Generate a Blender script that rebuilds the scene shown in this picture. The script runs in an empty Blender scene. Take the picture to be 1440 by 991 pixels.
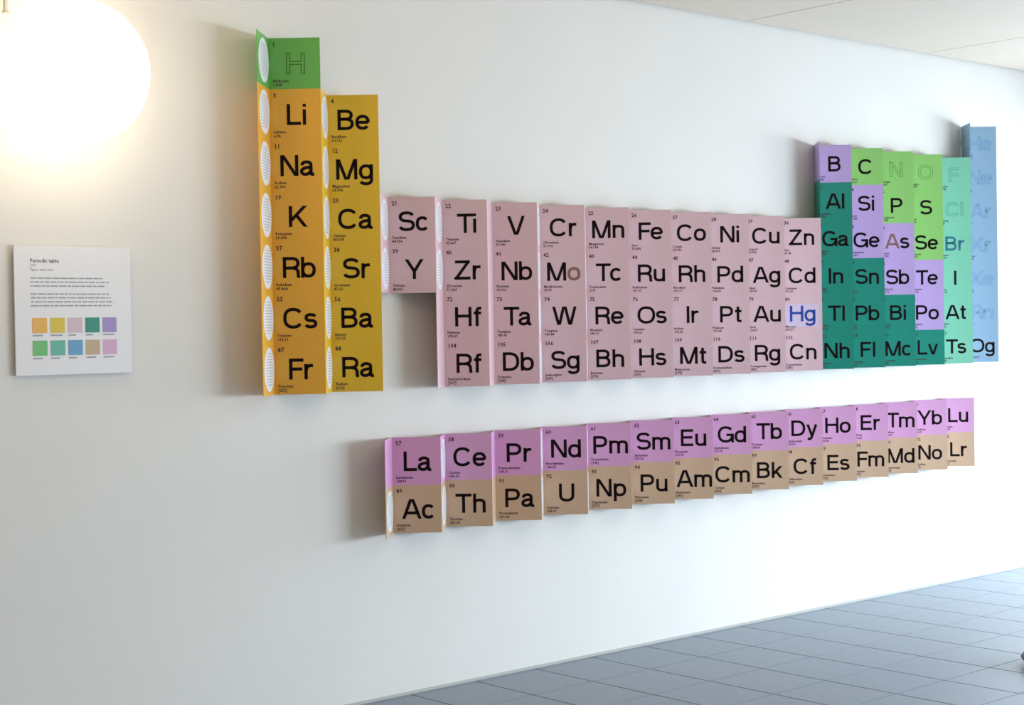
import bpy, bmesh, math, random
from mathutils import Vector, Matrix

SC = bpy.context.scene
COL = SC.collection
S = 0.2                       # one chart square = 0.2 m; layout below is in squares
F0 = -6.4526                  # floor level in squares (chart bottom = 0)
def W(x, y, z): return Vector((x*S, y*S, (z-F0)*S))

# ---------------------------------------------------------------- camera
def camera():
    f = 2243.94
    th, pi_, ro = 0.84566, -0.01426, -0.01677
    d = Vector((math.cos(th)*math.cos(pi_), math.sin(th)*math.cos(pi_), math.sin(pi_)))
    r = Vector((math.sin(th), -math.cos(th), 0)); u = r.cross(d)
    r2 = math.cos(ro)*r + math.sin(ro)*u
    u2 = -math.sin(ro)*r + math.cos(ro)*u
    c = bpy.data.cameras.new('camera'); c.sensor_width = 36; c.lens = f/1440*36
    c.clip_start = 0.05; c.clip_end = 200
    o = bpy.data.objects.new('camera', c); COL.objects.link(o)
    m = Matrix((r2, u2, -d)).transposed().to_4x4()
    m.translation = W(-16.6336, -26.6534, 1.1997)
    o.matrix_world = m
    SC.camera = o
camera()

# ---------------------------------------------------------------- light
SC.view_settings.view_transform = 'Standard'
SC.view_settings.look = 'None'
SC.view_settings.gamma = 1
SC.view_settings.use_curve_mapping = False
SC.view_settings.exposure = 0.0
world = bpy.data.worlds.new('ambient_fill'); SC.world = world; world.use_nodes = True
bg = world.node_tree.nodes['Background']
bg.inputs[0].default_value = (1.0, 0.90, 0.77, 1); bg.inputs[1].default_value = 0.43  # even warm fill added in place of the hall's ambient light

def area(name, loc, look, sx, sy, power, color):
    l = bpy.data.lights.new(name, 'AREA'); l.shape = 'RECTANGLE'; l.size = sx; l.size_y = sy
    l.energy = power; l.color = color
    o = bpy.data.objects.new(name, l); COL.objects.link(o)
    o.location = loc
    o.rotation_euler = (Vector(look)-Vector(loc)).to_track_quat('-Z', 'Y').to_euler()
    return o
# daylight through the glazed end of the hall, past the right border
area('daylight_end_glazing', W(36, -7.5, 0.4), W(0, -7.5, -27), 2.8, 2.6, 245, (0.82, 0.92, 1.0))
# added unseen daylight fill from the opposite side, tilted to brighten the lower wall
area('side_daylight_fill', W(28, -28, -0.5), W(21.5, -19.5, -15.5), 4.4, 1.9, 560, (0.74, 0.88, 1.0))
# added warm fill near the ceiling to warm the upper wall, no fitting built
area('warm_upper_fill', W(3, -11, 8.6), W(3, 0, 3), 4.5, 0.4, 15, (1.0, 0.76, 0.46))

# ---------------------------------------------------------------- materials
def srgb(r, g, b):
    def c(v):
        v /= 255.0
        return v/12.92 if v <= 0.04045 else ((v+0.055)/1.055)**2.4
    return (c(r), c(g), c(b), 1)
def mat(name, col, rough=0.6, metal=0.0, spec=0.5, noise=0.0, nscale=20, bump=0.0, bscale=200, bdist=0.001, emit=None, estr=0, coat=0):
    m = bpy.data.materials.new(name); m.use_nodes = True
    nt = m.node_tree; b = nt.nodes['Principled BSDF']
    b.inputs['Base Color'].default_value = col
    b.inputs['Roughness'].default_value = rough
    b.inputs['Metallic'].default_value = metal
    b.inputs['Specular IOR Level'].default_value = spec
    b.inputs['Coat Weight'].default_value = coat
    tc = nt.nodes.new('ShaderNodeTexCoord')
    if noise:
        n = nt.nodes.new('ShaderNodeTexNoise'); n.inputs['Scale'].default_value = nscale; n.inputs['Detail'].default_value = 4
        nt.links.new(tc.outputs['Object'], n.inputs['Vector'])
        r = nt.nodes.new('ShaderNodeValToRGB')
        k = 1-noise; k2 = 1+noise
        r.color_ramp.elements[0].position = 0.3; r.color_ramp.elements[1].position = 0.7
        r.color_ramp.elements[0].color = (col[0]*k, col[1]*k, col[2]*k, 1)
        r.color_ramp.elements[1].color = (min(1, col[0]*k2), min(1, col[1]*k2), min(1, col[2]*k2), 1)
        nt.links.new(n.outputs['Fac'], r.inputs['Fac']); nt.links.new(r.outputs['Color'], b.inputs['Base Color'])
    if bump:
        n = nt.nodes.new('ShaderNodeTexNoise'); n.inputs['Scale'].default_value = bscale; n.inputs['Detail'].default_value = 3
        nt.links.new(tc.outputs['Object'], n.inputs['Vector'])
        bp = nt.nodes.new('ShaderNodeBump'); bp.inputs['Strength'].default_value = bump; bp.inputs['Distance'].default_value = bdist
        nt.links.new(n.outputs['Fac'], bp.inputs['Height']); nt.links.new(bp.outputs['Normal'], b.inputs['Normal'])
    if emit:
        b.inputs['Emission Color'].default_value = emit; b.inputs['Emission Strength'].default_value = estr
    return m

M = {}
M['wall'] = mat('plaster', srgb(223, 222, 219), 0.9, spec=0.1, noise=0.012, nscale=3, bump=0.25, bscale=160, bdist=0.001)
M['ceiling'] = mat('ceiling_board', srgb(228, 217, 202), 0.85, spec=0.1, noise=0.01, nscale=5)
M['gap'] = mat('joint_shadow_gap', srgb(70, 72, 74), 0.9)
M['cgap'] = mat('ceiling_joint', srgb(120, 118, 112), 0.9)
M['floor'] = mat('floor_tile_vinyl', srgb(124, 136, 150), 0.42, spec=0.5, noise=0.04, nscale=30, bump=0.15, bscale=90, bdist=0.0008)
M['trim'] = mat('trim_paint', srgb(176, 178, 174), 0.6)
TC = {
 'green':  srgb(104, 178, 88), 'orange': srgb(228, 172, 64), 'yellow': srgb(224, 184, 52), 'green_lit': srgb(142, 200, 112),  # green of the right columns: same card green, brighter light put in
 'pink':   srgb(219, 187, 195), 'teal':  srgb(20, 134, 116), 'purple': srgb(186, 160, 212),
 'aqua':   srgb(124, 196, 168), 'blue':  srgb(138, 170, 194), 'lilac': srgb(214, 160, 204),
 'tan':    srgb(204, 174, 146)}
for k, c in TC.items():
    m = M[k] = mat('card_'+k, c, 0.40, spec=0.35)
M['black'] = mat('black_print', srgb(20, 8, 12), 0.6, spec=0.12)
M['smallprint'] = mat('small_print', srgb(58, 44, 48), 0.6)
M['blueink'] = mat('blue_print', srgb(48, 72, 158), 0.6, spec=0.2)
M['brink'] = mat('bromine_print', srgb(30, 110, 130), 0.5)
M['letter_reflection'] = mat('painted_reflection', srgb(150, 118, 108), 0.35, metal=0.6)  # lamp reflection on some letters, painted as a bronze tone
M['hghalo'] = mat('pale_lilac_print', srgb(212, 196, 222), 0.4)
M['white'] = mat('white_card', srgb(236, 238, 242), 0.45)
M['greytext'] = mat('grey_text', srgb(150, 152, 162), 0.6)
M['palegrey'] = mat('pale_grey_text', srgb(188, 190, 200), 0.6)
M['board'] = mat('white_board', srgb(226, 226, 230), 0.5)
M['boardink'] = mat('board_print', srgb(96, 92, 92), 0.6)
M['boardedge'] = mat('board_backing', srgb(120, 120, 120), 0.6)
M['leather'] = mat('brown_leather', srgb(96, 66, 54), 0.5, noise=0.08, nscale=25, bump=0.3, bscale=120)
M['globe'] = mat('opal_glass_lit', srgb(255, 244, 220), 0.3, emit=(1.0, 0.81, 0.56, 1), estr=4.2)
M['lampmetal'] = mat('lamp_base_paint', srgb(225, 220, 205), 0.4)
OUT = {'green_lit': srgb(92, 164, 76), 'green': srgb(52, 110, 48), 'aqua': srgb(84, 160, 138), 'blue': srgb(100, 146, 188)}
for k, c in OUT.items(): M['line_'+k] = mat('outline_'+k, c, 0.5)
M['line_greenlight'] = mat('outline_pale_green', srgb(92, 164, 76), 0.5)

# ---------------------------------------------------------------- mesh helpers
def mesh_obj(name, me, parent=None, loc=(0, 0, 0), rotz=0.0):
    o = bpy.data.objects.new(name, me); COL.objects.link(o)
    if parent: o.parent = parent
    o.location = loc; o.rotation_euler = (0, 0, rotz)
    return o
def box_mesh(name, x0, x1, y0, y1, z0, z1, m, bevel=0):
    bm = bmesh.new()
    vs = [bm.verts.new((x, y, z)) for x in (x0, x1) for y in (y0, y1) for z in (z0, z1)]
    for f in ((0,1,3,2),(4,6,7,5),(0,4,5,1),(2,3,7,6),(0,2,6,4),(1,5,7,3)): bm.faces.new([vs[i] for i in f])
    bmesh.ops.recalc_face_normals(bm, faces=bm.faces)
    if bevel: bmesh.ops.bevel(bm, geom=bm.edges[:], offset=bevel, segments=1, affect='EDGES')
    me = bpy.data.meshes.new(name); bm.to_mesh(me); bm.free(); me.materials.append(m)
    return me
def empty(name, loc, label, cat, group=None):
    o = bpy.data.objects.new(name, None); COL.objects.link(o); o.location = loc
    o.empty_display_size = 0.05
    o['label'] = label; o['category'] = cat
    if group: o['group'] = group
    return o

# ---------------------------------------------------------------- room shell
def structure():
    XL, XR, YF = -12.0, 36.0, -34.0
    me = box_mesh('wall_back', XL*S, XR*S, 0, 0.12, 0, (9.3-F0)*S, M['wall'])
    o = mesh_obj('wall_back', me); o['kind'] = 'structure'
    # floor: slab and square tiles
    fl = mesh_obj('floor', box_mesh('floor', XL*S, XR*S, YF*S, 0, -0.1, -0.006, M['gap']))
    fl['kind'] = 'structure'
    P = 1.77; g = 0.018; T = 0.0
    def tile_mesh(w, d): return box_mesh('floor_tile', g*S, (w-g)*S, g*0.8*S, (d-g*0.8)*S, -0.006, 0.0, M['floor'], 0.0005)
    tm = tile_mesh(P, P); strip = tile_mesh(P, 0.15)
    random.seed(4)
    x = 11.02 - 13*P; ys = -5.46
    while x < XR - P:
        mesh_obj('floor_tile', strip, fl, (x*S, -0.15*S, T))
        k = -3
        while k < 15:
            y = ys - k*P
            if y - P < -30: break
            # tiles nearer than the camera are joined below
            if y-P > -17: mesh_obj('floor_tile', tm, fl, (x*S, (y-P)*S, T))
            k += 1
        x += P
    mesh_obj('floor_covering', box_mesh('floor_covering', XL*S, XR*S, YF*S, (-5.46-7*P+0.0)*S, -0.006, 0, M['floor']), fl)
    # ceiling slab and panels
    ce = mesh_obj('ceiling', box_mesh('ceiling', XL*S, XR*S, YF*S, 0, (8.99-F0)*S+0.02, (8.99-F0)*S+0.12, M['cgap']))
    ce['kind'] = 'structure'
    zc = (8.988-F0)*S
    pm = box_mesh('ceiling_panel', 0.02*S, 7.98*S, 0.02*S, 7.98*S, 0, 0.02, M['ceiling'], 0.002)
    for i in range(-2, 4):
        for j in range(4):
            mesh_obj('ceiling_panel', pm, ce, ((7.1-8+8*i)*S, (-0.06-8*(j+1))*S, zc))
    t = mesh_obj('trim_1', box_mesh('trim_1', XL*S, XR*S, -0.004, 0, 0, 0.012, M['trim'])); t['kind'] = 'structure'
structure()

# ---------------------------------------------------------------- lettering (stroked grotesque)
SW = 0.152; H_ = SW/2; XH = 0.735
def sup(t):  # squarish ellipse
    c, s = math.cos(t), math.sin(t); n = 2/2.35
    return math.copysign(abs(c)**n, c), math.copysign(abs(s)**n, s)
def arc(cx, cy, rx, ry, a0, a1, n=None):
    n = n or max(6, int(abs(a1-a0)/14)); out = []
    for i in range(n+1):
        c, s = sup(math.radians(a0+(a1-a0)*i/n)); out.append((cx+rx*c, cy+ry*s))
    return out
def smooth(pts, n=5):
    out = []
    P = [pts[0]]+list(pts)+[pts[-1]]
    for i in range(1, len(P)-2):
        for k in range(n):
            t = k/n; a, b, c, d = P[i-1], P[i], P[i+1], P[i+2]
            out.append(tuple(0.5*((2*b[j])+(-a[j]+c[j])*t+(2*a[j]-5*b[j]+4*c[j]-d[j])*t*t+(-a[j]+3*b[j]-3*c[j]+d[j])*t**3) for j in (0, 1)))
    out.append(pts[-1]); return out
def L(*p): return ('P', list(p), False)
def A(*a, **k): return ('P', arc(*a, **k), False)
def O(cx, cy, rx, ry): return ('P', arc(cx, cy, rx, ry, 0, 360, 30)[:-1], True)
def SM(*p): return ('P', smooth(p), False)
def Q(x0, y0, x1, y1, w=None): return ('Q', (x0, y0, x1, y1), w)
def PP(pts): return ('P', pts, False)
h = H_; T1 = 1-h; xm = XH-h
def n_arch(x0, x1, ytop=XH):
    return PP([(x0, 0.42)] + arc((x0+x1)/2, ytop-h-0.17, (x1-x0)/2, 0.17, 165, 0) + [(x1, 0)])
def bowl(x0, x1): return O((x0+x1)/2, XH/2, (x1-x0)/2, XH/2-h)
def bowlR(x0, w, y0, y1, k=0.5):   # bowl of B, D, P, R
    cx = x0+(w-h-x0)*k
    return PP([(x0, y1)] + arc(cx, (y0+y1)/2, w-h-cx, (y1-y0)/2, 90, -90) + [(x0, y0)])
def s_curve(w, ht):
    m = ht*0.515; rx = w/2-h; r1 = (ht-h-m)/2; r2 = (m-h)/2
    return PP(arc(w/2, m+r1, rx*0.93, r1, 18, 245) + arc(w/2, h+r2, rx, r2, 65, -163))
G = {
 'A': (0.96, [Q(0.085, 0, 0.44, 1), Q(0.875, 0, 0.52, 1), L((0.2, 0.30), (0.76, 0.30))]),
 'B': (0.76, [L((h, 0), (h, 1)), bowlR(h, 0.72, 0.535, T1, 0.55), bowlR(h, 0.76, h, 0.535, 0.5)]),
 'C': (0.92, [A(0.46, 0.5, 0.46-h, 0.5-h, 36, 324)]),
 'D': (0.84, [L((h, 0), (h, 1)), bowlR(h, 0.84, h, T1, 0.38)]),
 'E': (0.70, [L((h, 0), (h, 1)), L((h, T1), (0.69, T1)), L((h, 0.52), (0.65, 0.52)), L((h, h), (0.70, h))]),
 'F': (0.66, [L((h, 0), (h, 1)), L((h, T1), (0.66, T1)), L((h, 0.50), (0.60, 0.50))]),
 'G': (0.93, [A(0.46, 0.5, 0.46-h, 0.5-h, 38, 345), L((0.50, 0.47), (0.93, 0.47)), L((0.93-h, 0.5), (0.93-h, 0))]),
 'H': (0.82, [L((h, 0), (h, 1)), L((0.82-h, 0), (0.82-h, 1)), L((h, 0.53), (0.82-h, 0.53))]),
 'I': (SW, [L((h, 0), (h, 1))]),
 'K': (0.86, [L((h, 0), (h, 1)), Q(h, 0.28, 0.74, 1), Q(0.76, 0, 0.34, 0.56)]),
 'L': (0.64, [L((h, 0), (h, 1)), L((h, h), (0.64, h))]),
 'M': (0.99, [L((h, 0), (h, 1)), L((0.99-h, 0), (0.99-h, 1)), Q(0.1, 1, 0.46, 0), Q(0.89, 1, 0.53, 0)]),
 'N': (0.82, [L((h, 0), (h, 1)), L((0.82-h, 0), (0.82-h, 1)), Q(0.1, 1, 0.72, 0)]),
 'O': (0.97, [O(0.485, 0.5, 0.485-h, 0.5-h)]),
 'P': (0.75, [L((h, 0), (h, 1)), bowlR(h, 0.75, 0.44, T1, 0.5)]),
 'R': (0.79, [L((h, 0), (h, 1)), bowlR(h, 0.77, 0.47, T1, 0.52), SM((0.42, 0.47), (0.60, 0.43), (0.69, 0.30), (0.70, 0.12), (0.735, 0.0))]),
 'S': (0.80, [s_curve(0.80, 1)]),
 'T': (0.80, [L((0.40, 0), (0.40, 1)), L((0, T1), (0.80, T1))]),
 'U': (0.80, [PP([(h, 1), (h, 0.4)] + arc(0.40, 0.36, 0.40-h, 0.36-h, 180, 360) + [(0.80-h, 1)])]),
 'V': (0.90, [Q(0.08, 1, 0.42, 0), Q(0.82, 1, 0.48, 0)]),
 'W': (1.28, [Q(0.08, 1, 0.33, 0), Q(0.60, 1, 0.37, 0), Q(0.68, 1, 0.91, 0), Q(1.20, 1, 0.95, 0)]),
 'X': (0.90, [Q(0.08, 1, 0.82, 0), Q(0.82, 1, 0.08, 0)]),
 'Y': (0.92, [Q(0.085, 1, 0.46, 0.38), Q(0.835, 1, 0.46, 0.38), L((0.46, 0), (0.46, 0.45))]),
 'Z': (0.80, [L((0.04, T1), (0.78, T1)), L((0, h), (0.80, h)), Q(0.10, h, 0.70, T1)]),
 'a': (0.66, [PP([(0.10, 0.50)] + arc(0.30, 0.51, 0.20, XH-h-0.51, 170, 0) + [(0.50, 0.2)] + smooth([(0.50, 0.2), (0.515, 0.09), (0.57, 0.065), (0.65, 0.07)])),
              SM((0.50, 0.42), (0.40, 0.40), (0.22, 0.37), (0.09, 0.28), (0.085, 0.15), (0.19, h), (0.34, 0.085), (0.46, 0.17), (0.50, 0.28))]),
 'b': (0.67, [L((h, 0), (h, 1)), bowl(h, 0.67-h)]),
 'c': (0.63, [A(0.325, XH/2, 0.325-h, XH/2-h, 40, 320)]),
 'd': (0.67, [L((0.67-h, 0), (0.67-h, 1)), bowl(h, 0.67-h)]),
 'e': (0.68, [PP([(0.68-h, XH/2-0.01)] + arc(0.34, XH/2, 0.34-h, XH/2-h, 2, 322)), L((h, XH/2), (0.68-h, XH/2))]),
 'f': (0.38, [SM((0.16, 0), (0.16, 0.45), (0.16, 0.78), (0.20, 0.90), (0.28, T1), (0.38, T1)), L((0, XH-0.055), (0.37, XH-0.055))]),
 'g': (0.66, [bowl(h, 0.66-h), PP([(0.66-h, XH), (0.66-h, 0)] + arc(0.33, -0.02, 0.33-h, 0.20, 0, -158))]),
 'h': (0.62, [L((h, 0), (h, 1)), n_arch(h, 0.62-h)]),
 'i': (SW, [L((h, 0), (h, XH)), L((h, 0.86), (h, 1.0))]),
 'k': (0.64, [L((h, 0), (h, 1)), Q(h, 0.22, 0.53, XH), Q(0.55, 0, 0.24, 0.44)]),
 'l': (SW, [L((h, 0), (h, 1))]),
 'm': (1.00, [L((h, 0), (h, XH)), n_arch(h, 0.50), n_arch(0.50, 1.0-h)]),
 'n': (0.62, [L((h, 0), (h, XH)), n_arch(h, 0.62-h)]),
 'o': (0.68, [O(0.34, XH/2, 0.34-h, XH/2-h)]),
 'p': (0.67, [L((h, -0.27), (h, XH)), bowl(h, 0.67-h)]),
 'r': (0.40, [L((h, 0), (h, XH)), SM((h, 0.40), (0.12, 0.56), (0.22, 0.645), (0.40, 0.655))]),
 's': (0.60, [s_curve(0.60, XH)]),
 't': (0.38, [SM((0.17, 0.95), (0.17, 0.6), (0.17, 0.25), (0.18, 0.12), (0.25, h), (0.37, h)), L((0, XH-0.055), (0.37, XH-0.055))]),
 'u': (0.62, [L((0.62-h, 0), (0.62-h, XH)), PP([(h, XH)] + arc(0.31, h+0.17, 0.31-h, 0.17, 180, 345) + [(0.62-h, 0.32)])]),
 'v': (0.66, [Q(0.075, XH, 0.31, 0), Q(0.585, XH, 0.35, 0)]),
 'y': (0.66, [Q(0.075, XH, 0.32, 0.02), PP([(0.585, XH), (0.335, 0.0), (0.29, -0.12), (0.22, -0.19), (0.06, -0.19)])]),
}
ROUND = set('CGOScdegoqasb'); DIAG = set('AVWYvyTKX')
def stroke(bm, pts, closed, w, z, mi, cut):
    n = len(pts); P = [Vector(p) for p in pts]
    # drop doubles
    Q_ = [P[0]]
    for p in P[1:]:
        if (p-Q_[-1]).length > 1e-4: Q_.append(p)
    P = Q_; n = len(P)
    if cut and not closed:
        P[0] = P[0] + (P[1]-P[0]).normalized()*cut
        P[-1] = P[-1] + (P[-2]-P[-1]).normalized()*cut
    Lr = []
    for i in range(n):
        if closed: a, b = P[i-1], P[(i+1) % n]; d1 = (P[i]-a).normalized(); d2 = (b-P[i]).normalized()
        else:
            d1 = (P[i]-P[i-1]).normalized() if i else (P[1]-P[0]).normalized()
            d2 = (P[i+1]-P[i]).normalized() if i < n-1 else d1
        t = (d1+d2)
        t = t.normalized() if t.length > 1e-6 else d1
        nn = Vector((-t.y, t.x)); k = max(0.6, nn.dot(Vector((-d1.y, d1.x))))
        Lr.append((P[i]+nn*w/2/k, P[i]-nn*w/2/k))
    vs = [(bm.verts.new((a.x, z, a.y)), bm.verts.new((b.x, z, b.y))) for a, b in Lr]
    m = n if closed else n-1
    for i in range(m):
        a, b = vs[i], vs[(i+1) % n]
        f = bm.faces.new((a[1], b[1], b[0], a[0])); f.material_index = mi
def quad(bm, c, w, z, mi, cut):
    x0, y0, x1, y1 = c
    if y0 > y1: x0, y0, x1, y1 = x1, y1, x0, y0
    d = Vector((x1-x0, y1-y0)); l = d.length
    hw = w/2*l/max(1e-6, abs(d.y))*0.98
    if cut: x0 += d.x/d.y*cut; y0 += cut; x1 -= d.x/d.y*cut; y1 -= cut
    vs = [bm.verts.new((x, z, y)) for x, y in ((x0-hw, y0), (x0+hw, y0), (x1+hw, y1), (x1-hw, y1))]
    f = bm.faces.new(vs); f.material_index = mi
def word(bm, text, cx, y0, cap, z, mi, w=SW, cut=0):
    x = 0; items = []
    for i, ch in enumerate(text):
        if i:
            p = text[i-1]
            gap = 0.112
            if p in ROUND or p in DIAG: gap -= 0.035
            if ch in ROUND or ch in DIAG: gap -= 0.04
            if p in 'TYVF' and ch not in 'lhkbd': gap -= 0.08
            if p in 'LrfKRkA' : gap -= 0.03
            x += gap
        items.append((ch, x)); x += G[ch][0]
    ox = cx - x*cap/2
    start = len(bm.verts)
    for ch, gx in items:
        for pr in G[ch][1]:
            if pr[0] == 'P': stroke(bm, pr[1], pr[2], w, z, mi, cut)
            else: quad(bm, pr[1], w, z, mi, cut)
            bm.verts.ensure_lookup_table()
            for v in bm.verts[start:]:
                v.co.x = cx + ((v.co.x+gx)*cap - x*cap/2)*1.05; v.co.z = y0 + v.co.z*cap
            start = len(bm.verts)
def finish(bm, name, mats):
    # faces look towards -Y
    for f in bm.faces:
        f.normal_update()
        if f.normal.y > 0: f.normal_flip()
    me = bpy.data.meshes.new(name); bm.to_mesh(me); bm.free()
    for m in mats: me.materials.append(m)
    return me

# small print with the built-in font
def font_into(bm, text, x, z, size, y=0.0, align='LEFT', bold=0.0):
    c = bpy.data.curves.new('tmp', 'FONT'); c.body = text; c.size = size; c.resolution_u = 1
    c.align_x = align; c.offset = bold
    o = bpy.data.objects.new('tmp', c)
    me = o.to_mesh()
    n0 = len(bm.verts)
    bm.from_mesh(me); bm.verts.ensure_lookup_table()
    for v in bm.verts[n0:]:
        v.co = Vector((v.co.x+x, y, v.co.y+z))
    o.to_mesh_clear(); bpy.data.objects.remove(o); bpy.data.curves.remove(c)

# ---------------------------------------------------------------- the elements
NAMES = """Hydrogen Helium Lithium Beryllium Boron Carbon Nitrogen Oxygen Fluorine Neon Sodium Magnesium Aluminium Silicon Phosphorus Sulfur Chlorine Argon Potassium Calcium Scandium Titanium Vanadium Chromium Manganese Iron Cobalt Nickel Copper Zinc Gallium Germanium Arsenic Selenium Bromine Krypton Rubidium Strontium Yttrium Zirconium Niobium Molybdenum Technetium Ruthenium Rhodium Palladium Silver Cadmium Indium Tin Antimony Tellurium Iodine Xenon Caesium Barium Lanthanum Cerium Praseodymium Neodymium Promethium Samarium Europium Gadolinium Terbium Dysprosium Holmium Erbium Thulium Ytterbium Lutetium Hafnium Tantalum Tungsten Rhenium Osmium Iridium Platinum Gold Mercury Thallium Lead Bismuth Polonium Astatine Radon Francium Radium Actinium Thorium Protactinium Uranium Neptunium Plutonium Americium Curium Berkelium Californium Einsteinium Fermium Mendelevium Nobelium Lawrencium Rutherfordium Dubnium Seaborgium Bohrium Hassium Meitnerium Darmstadtium Roentgenium Copernicium Nihonium Flerovium Moscovium Livermorium Tennessine Oganesson""".split()
SYM = """H He Li Be B C N O F Ne Na Mg Al Si P S Cl Ar K Ca Sc Ti V Cr Mn Fe Co Ni Cu Zn Ga Ge As Se Br Kr Rb Sr Y Zr Nb Mo Tc Ru Rh Pd Ag Cd In Sn Sb Te I Xe Cs Ba La Ce Pr Nd Pm Sm Eu Gd Tb Dy Ho Er Tm Yb Lu Hf Ta W Re Os Ir Pt Au Hg Tl Pb Bi Po At Rn Fr Ra Ac Th Pa U Np Pu Am Cm Bk Cf Es Fm Md No Lr Rf Db Sg Bh Hs Mt Ds Rg Cn Nh Fl Mc Lv Ts Og""".split()
MASS = """1.008 4.0026 6.94 9.0122 10.81 12.011 14.007 15.999 18.998 20.180 22.990 24.305 26.982 28.085 30.974 32.06 35.45 39.95 39.098 40.078 44.956 47.867 50.942 51.996 54.938 55.845 58.933 58.693 63.546 65.38 69.723 72.630 74.922 78.971 79.904 83.798 85.468 87.62 88.906 91.224 92.906 95.95 [97] 101.07 102.91 106.42 107.87 112.41 114.82 118.71 121.76 127.60 126.90 131.29 132.91 137.33 138.91 140.12 140.91 144.24 [145] 150.36 151.96 157.25 158.93 162.50 164.93 167.26 168.93 173.05 174.97 178.49 180.95 183.84 186.21 190.23 192.22 195.08 196.97 200.59 204.38 207.2 208.98 [209] [210] [222] [223] [226] [227] 232.04 231.04 238.03 [237] [244] [243] [247] [247] [251] [252] [257] [258] [259] [262] [267] [268] [269] [270] [269] [278] [281] [282] [285] [286] [289] [290] [293] [294] [294]""".split()
NUM = {s: i for i, s in enumerate(SYM)}

COLS = [  # main chart, from the top row down
 ('H Li Na K Rb Cs Fr', 'green '+'orange '*6), ('Be Mg Ca Sr Ba Ra', 'yellow '*6), ('Sc Y', 'pink '*2),
 ('Ti Zr Hf Rf', 'pink '*4), ('V Nb Ta Db', 'pink '*4), ('Cr Mo W Sg', 'pink '*4), ('Mn Tc Re Bh', 'pink '*4),
 ('Fe Ru Os Hs', 'pink '*4), ('Co Rh Ir Mt', 'pink '*4), ('Ni Pd Pt Ds', 'pink '*4), ('Cu Ag Au Rg', 'pink '*4), ('Zn Cd Hg Cn', 'pink '*4),
 ('B Al Ga In Tl Nh', 'purple '+'teal '*5), ('C Si Ge Sn Pb Fl', 'green_lit purple purple teal teal teal'),
 ('N P As Sb Bi Mc', 'green_lit green_lit purple purple teal teal'), ('O S Se Te Po Lv', 'green_lit green_lit green_lit purple purple teal'),
 ('F Cl Br I At Ts', 'aqua '*6), ('He Ne Ar Kr Xe Rn Og', 'blue '*7)]
LANTH = list(zip('La Ce Pr Nd Pm Sm Eu Gd Tb Dy Ho Er Tm Yb Lu'.split(), 'Ac Th Pa U Np Pu Am Cm Bk Cf Es Fm Md No Lr'.split()))
PITCH = 1.4329; EDEPTH = 0.6902; VS = 0.6949
# measured ridge corrections (in squares)
DR = [0, 0.014, -0.016, -0.021, -0.026, -0.005, 0.019, 0.014, 0.024, 0.02, 0.003, -0.03, 0.06, -0.014, -0.029, -0.029, -0.041, -0.017, -0.069]
DL = [0.002, 0.016, -0.008, -0.01, -0.017, -0.014, 0.006, -0.03, 0.003, 0.021, 0.011, 0.036, 0.044, -0.002, 0.041, 0.008]
DV = {0: 0.01, 1: -0.043, 2: 0.016, 3: 0.03, 4: 0.016, 5: 0.008, 17: -0.075}
NODISC = set('Hf Rf V Nb Ta Db La Pr Pa'.split())
OUTLINED = set('H N O F Cl He Ne Ar Kr Xe Rn'.split())
TH = 0.014   # card thickness
WORDCOL = {'green_lit': 'green', 'green': 'green', 'orange': 'orange', 'yellow': 'yellow', 'pink': 'dusty pink', 'teal': 'dark teal', 'purple': 'purple',
           'aqua': 'sea green', 'blue': 'light blue', 'lilac': 'lilac', 'tan': 'tan'}
random.seed(11)

def disc_mesh():
    bm = bmesh.new(); R = 0.43*S; n = 40; t = 0.006*S
    ring0 = [bm.verts.new((R*math.cos(2*math.pi*i/n), 0, R*math.sin(2*math.pi*i/n))) for i in range(n)]
    ring1 = [bm.verts.new((R*math.cos(2*math.pi*i/n), -t, R*math.sin(2*math.pi*i/n))) for i in range(n)]
    bm.faces.new(ring1)
    for i in range(n): bm.faces.new((ring0[i], ring0[(i+1) % n], ring1[(i+1) % n], ring1[i]))
    bmesh.ops.recalc_face_normals(bm, faces=bm.faces)
    rnd = random.Random(2)
    z = 0.30
    while z > -0.32:                     # lines of small grey text, word by word
        half = math.sqrt(max(0, 0.40**2-z*z))*0.86; x = -half
        while x < half-0.03:
            wd = rnd.uniform(0.04, 0.12); x2 = min(half, x+wd)
            vs = [bm.verts.new((a*S, -t-0.0003, b*S)) for a, b in ((x, z), (x2, z), (x2, z+0.022), (x, z+0.022))]
            f = bm.faces.new(vs); f.material_index = 1
            f.normal_update()
            if f.normal.y > 0: f.normal_flip()
            x = x2+0.018
        z -= 0.055
    me = bpy.data.meshes.new('info_disc'); bm.to_mesh(me); bm.free()
    me.materials.append(M['white']); me.materials.append(M['palegrey'])
    return me
DISC = disc_mesh()
CACHE = {}
def tile_mesh(w, col, x0=0.0):
    k = (round(w, 4), col, x0)
    if k not in CACHE: CACHE[k] = box_mesh('card_tile', x0*S, w*S, 0, TH*S, 0, S, M[col])
    return CACHE[k]

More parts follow.
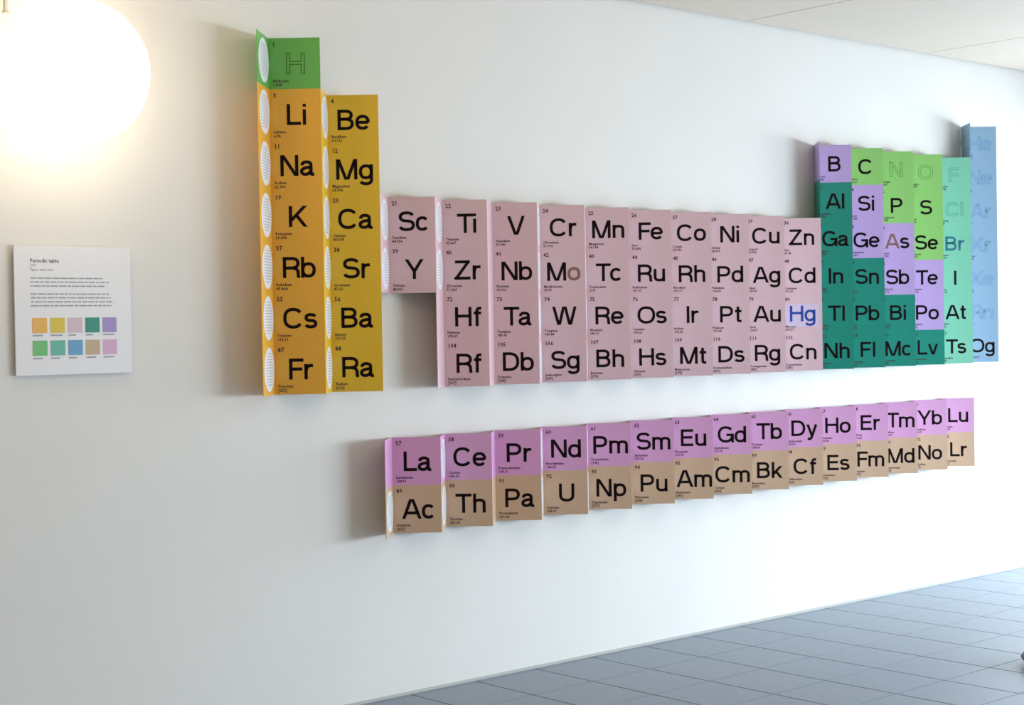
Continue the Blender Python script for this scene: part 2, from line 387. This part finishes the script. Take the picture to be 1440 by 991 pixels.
def symbol_mesh(sym, col):
    bm = bmesh.new(); cap = 0.412*S; cx = 0.53*S; y0 = 0.292*S
    if sym in OUTLINED:
        line = M['line_'+col]
        if sym in ('N', 'O'): line = M['line_greenlight']
        word(bm, sym, cx, y0, cap, -0.0004, 0, SW+0.035)
        word(bm, sym, cx, y0, cap, -0.0007, 1, SW-0.06, 0.045)
        return finish(bm, 'symbol', [line, M[col]])
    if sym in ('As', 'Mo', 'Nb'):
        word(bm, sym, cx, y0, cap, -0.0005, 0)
        me = finish(bm, 'symbol', [M['black'], M['letter_reflection']])
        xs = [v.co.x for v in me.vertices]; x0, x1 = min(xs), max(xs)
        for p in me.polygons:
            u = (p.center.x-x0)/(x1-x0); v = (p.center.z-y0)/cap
            if (sym == 'As' and u < 0.56) or (sym == 'Mo' and u > 0.61) or (sym == 'Nb' and u < 0.2 and v > 0.9):  # letter parts that carry the painted reflection
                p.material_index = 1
        return me
    m = M['black']
    if sym == 'Hg': m = M['blueink']
    if sym == 'Br': m = M['brink']
    word(bm, sym, cx, y0, cap, -0.0005, 0)
    if sym == 'Hg':
        vs = [bm.verts.new((a*S, -0.0002, b*S)) for a, b in ((0.06, 0.15), (0.95, 0.15), (0.95, 0.75), (0.06, 0.75))]
        f = bm.faces.new(vs); f.material_index = 1
        return finish(bm, 'symbol', [m, M['hghalo']])
    return finish(bm, 'symbol', [m])
def print_mesh(sym):
    bm = bmesh.new(); i = NUM[sym]
    font_into(bm, str(i+1), 0.075*S, 0.835*S, 0.125*S, -0.0004, bold=0.0006)
    font_into(bm, NAMES[i], 0.075*S, 0.135*S, 0.080*S, -0.0004, bold=0.0004)
    font_into(bm, MASS[i], 0.075*S, 0.055*S, 0.080*S, -0.0004, bold=0.0004)
    return finish(bm, 'small_print', [M['smallprint']])

def fold(name, syms, cols, xr0, xv, xr1, zbot, label, group):
    """one folded column: side panels (ridge to valley) and front panels (valley to ridge)"""
    yoff = -0.022
    root = empty(name, W(xv, 0, zbot), label, 'card', group)
    n = len(syms)
    ws = math.hypot(xv-xr0, EDEPTH); ps = math.atan2(EDEPTH, xv-xr0)
    wf = math.hypot(xr1-xv, EDEPTH); pf = math.atan2(-EDEPTH, xr1-xv)
    for k, (s, c) in enumerate(zip(syms, cols)):
        z = (n-1-k)*S
        fr = mesh_obj('front_tile', tile_mesh(wf, c), root, (0, yoff*S, z), pf)
        fr['label'] = f'{WORDCOL[c]} square printed with the letters {s}'
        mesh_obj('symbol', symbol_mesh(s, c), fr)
        mesh_obj('small_print', print_mesh(s), fr)['kind'] = 'stuff'
        sd = mesh_obj('side_tile', tile_mesh(ws, c, TH*1.06), root, ((xr0-xv)*S, (yoff-EDEPTH)*S, z), ps)
        if s not in NODISC:
            mesh_obj('info_disc', DISC, sd, (0.535*S, 0, 0.5*S))
    return root

for i, (ss, cc) in enumerate(COLS):
    ss = ss.split(); cc = cc.split()
    r0 = i*PITCH+DR[i]; r1 = (i+1)*PITCH+DR[i+1]
    v = (r0+r1)/2 - 0.0215 if i not in DV else i*PITCH+VS+DV[i]
    zb = 2 if i == 2 else 0
    wc = []
    for c in cc:
        if WORDCOL[c] not in wc: wc.append(WORDCOL[c])
    lab = f"{' and '.join(wc) if len(wc) < 3 else 'green purple and teal'} folded card column with {ss[0]} at top and {ss[-1]} at bottom"
    fold('folded_card', ss, cc, r0, v, r1, zb, lab, 'folded columns of the upper chart block')
for i, (a, b) in enumerate(LANTH):
    j = i+2
    r0 = j*PITCH+DL[i]; r1 = (j+1)*PITCH+DL[i+1]
    v = (r0+r1)/2 - 0.0215
    fold('folded_card', (a, b), ('lilac', 'tan'), r0, v, r1, -3.0099,
         f'short folded card column, lilac {a} square above tan {b} square, in the lower strip', 'folded columns of the lower chart strip')

# ---------------------------------------------------------------- info plaque
def plaque():
    x0, x1, z0, z1 = -4.655, -2.42, 0.535, 2.822
    t = 0.09
    root = empty('info_plaque', W(x0, 0, z0), 'square white wall board with small text and ten colour swatches, under the lamp', 'sign')
    w, hh = (x1-x0)*S, (z1-z0)*S
    mesh_obj('backing', box_mesh('backing', 0.03, w-0.03, -t*S+0.006, 0, 0.03, hh-0.03, M['boardedge']), root)
    bd = mesh_obj('board', box_mesh('board', 0, w, -t*S, -t*S+0.006, 0, hh, M['board'], 0.0006), root)
    y = -t*S-0.0004
    # px measured on a 780 x 860 crop of the board
    U = lambda px: (px-80)/775*w
    V = lambda py: hh-(py-80)/858*hh
    cols = [['orange', 'yellow', 'pink', 'teal', 'purple'], ['green', 'aqua', 'blue', 'tan', 'lilac']]
    bm = bmesh.new()
    font_into(bm, 'Periodic table', U(183), V(192), 0.0195, y, bold=0.0004)
    font_into(bm, '2021', U(183), V(217), 0.012, y)
    font_into(bm, 'Paper, card, steel', U(183), V(246), 0.0125, y)
    mesh_obj('heading', finish(bm, 'heading', [M['boardink']]), bd)
    bm = bmesh.new(); rnd = random.Random(5)
    rows = [(295, 660), (321, 705), (347, 680), (400, 705), (425, 715), (452, 730), (478, 720)]
    for ry, xe in rows:                      # unreadable body text: word-length marks
        x = 183
        while x < xe-8:
            x2 = min(xe, x+rnd.uniform(14, 52)); hgt = 4.2
            q = [bm.verts.new((U(a), y, V(b))) for a, b in ((x, ry+hgt), (x2, ry+hgt), (x2, ry-hgt), (x, ry-hgt))]
            bm.faces.new(q); x = x2+6
    for r, ry in ((0, 674), (1, 826)):
        for c in range(5):
            x = 190+c*117; x2 = x+rnd.uniform(45, 78)
            q = [bm.verts.new((U(a), y, V(b))) for a, b in ((x, ry+5), (x2, ry+5), (x2, ry-4), (x, ry-4))]
            bm.faces.new(q)
    tb = mesh_obj('text_block', finish(bm, 'text_block', [M['greytext']]), bd); tb['kind'] = 'stuff'
    SWC = {'orange': (222, 172, 80), 'yellow': (210, 184, 66), 'pink': (205, 182, 194), 'teal': (40, 134, 118), 'purple': (156, 136, 196),
           'green': (108, 184, 112), 'aqua': (98, 176, 156), 'blue': (98, 154, 196), 'tan': (186, 166, 136), 'lilac': (206, 166, 200)}
    SM_ = {k: mat('swatch_'+k, srgb(*v), 0.5) for k, v in SWC.items()}
    for r in range(2):
        for c in range(5):
            px = 189+c*116.5; py = 558+r*150
            sw = mesh_obj('colour_swatch', box_mesh('colour_swatch', U(px), U(px+96), y-0.0004, -t*S, V(py+101), V(py), SM_[cols[r][c]]), bd)
            sw['label'] = f'{WORDCOL[cols[r][c]]} printed swatch'
plaque()

# ---------------------------------------------------------------- wall lamp
def lamp():
    c = Vector((-4.02, -1.32, 5.73)); R = 1.25
    root = empty('wall_lamp', W(c.x, 0, c.z), 'large glowing warm white globe lamp on the wall at upper left', 'lamp')
    bm = bmesh.new()
    bmesh.ops.create_uvsphere(bm, u_segments=48, v_segments=28, radius=R*S)
    for v in bm.verts: v.co.y *= 0.95
    for f in bm.faces: f.smooth = True
    me = bpy.data.meshes.new('globe'); bm.to_mesh(me); bm.free(); me.materials.append(M['globe'])
    mesh_obj('globe', me, root, (0, c.y*S, 0))
    bm = bmesh.new()
    bmesh.ops.create_cone(bm, cap_ends=True, segments=40, radius1=0.55*S, radius2=0.42*S, depth=0.30*S,
                          matrix=Matrix.Translation((0, -0.15*S, 0)) @ Matrix.Rotation(math.pi/2, 4, 'X'))
    me = bpy.data.meshes.new('wall_mount'); bm.to_mesh(me); bm.free(); me.materials.append(M['lampmetal'])
    mesh_obj('wall_mount', me, root)
    # slim cable cover that comes down the wall behind the lamp
    r2 = empty('cable_cover', W(-4.666, 0, 6.85), 'thin pale cable cover on the wall at the upper left corner', 'cable cover')
    mesh_obj('channel', box_mesh('channel', -0.006, 0.006, -0.006, 0, 0.006, (8.97-6.85)*S, M['trim'], 0.001), r2)
    mesh_obj('end_cap', box_mesh('end_cap', -0.012, 0.012, -0.009, 0, 0, 0.006, M['trim'], 0.001), r2)
lamp()

# ---------------------------------------------------------------- brown cushion that just enters the frame at the right
def cushion():
    bm = bmesh.new(); prof = [(0, 0.012), (0.17, 0.0), (0.215, 0.012), (0.235, 0.04), (0.215, 0.068), (0.16, 0.085), (0.02, 0.092), (0, 0.088)]
    n = 36; rings = []
    for r, z in prof:
        rings.append([bm.verts.new((r*math.cos(2*math.pi*i/n), r*math.sin(2*math.pi*i/n), z)) for i in range(n)] if r > 0 else [bm.verts.new((0, 0, z))])
    for a, b in zip(rings, rings[1:]):
        for i in range(n):
            j = (i+1) % n
            vs = [a[i % len(a)], a[j % len(a)], b[j % len(b)], b[i % len(b)]]
            u = []
            for v in vs:
                if v not in u: u.append(v)
            if len(u) > 2: bm.faces.new(u)
    bmesh.ops.recalc_face_normals(bm, faces=bm.faces)
    for f in bm.faces: f.smooth = True
    me = bpy.data.meshes.new('floor_cushion'); bm.to_mesh(me); bm.free(); me.materials.append(M['leather'])
    o = mesh_obj('floor_cushion', me, None, (W(15.86, -8.58, F0)))
    o['label'] = 'low round brown leather cushion on the grey floor tiles at the right border'
    o['category'] = 'cushion'
cushion()
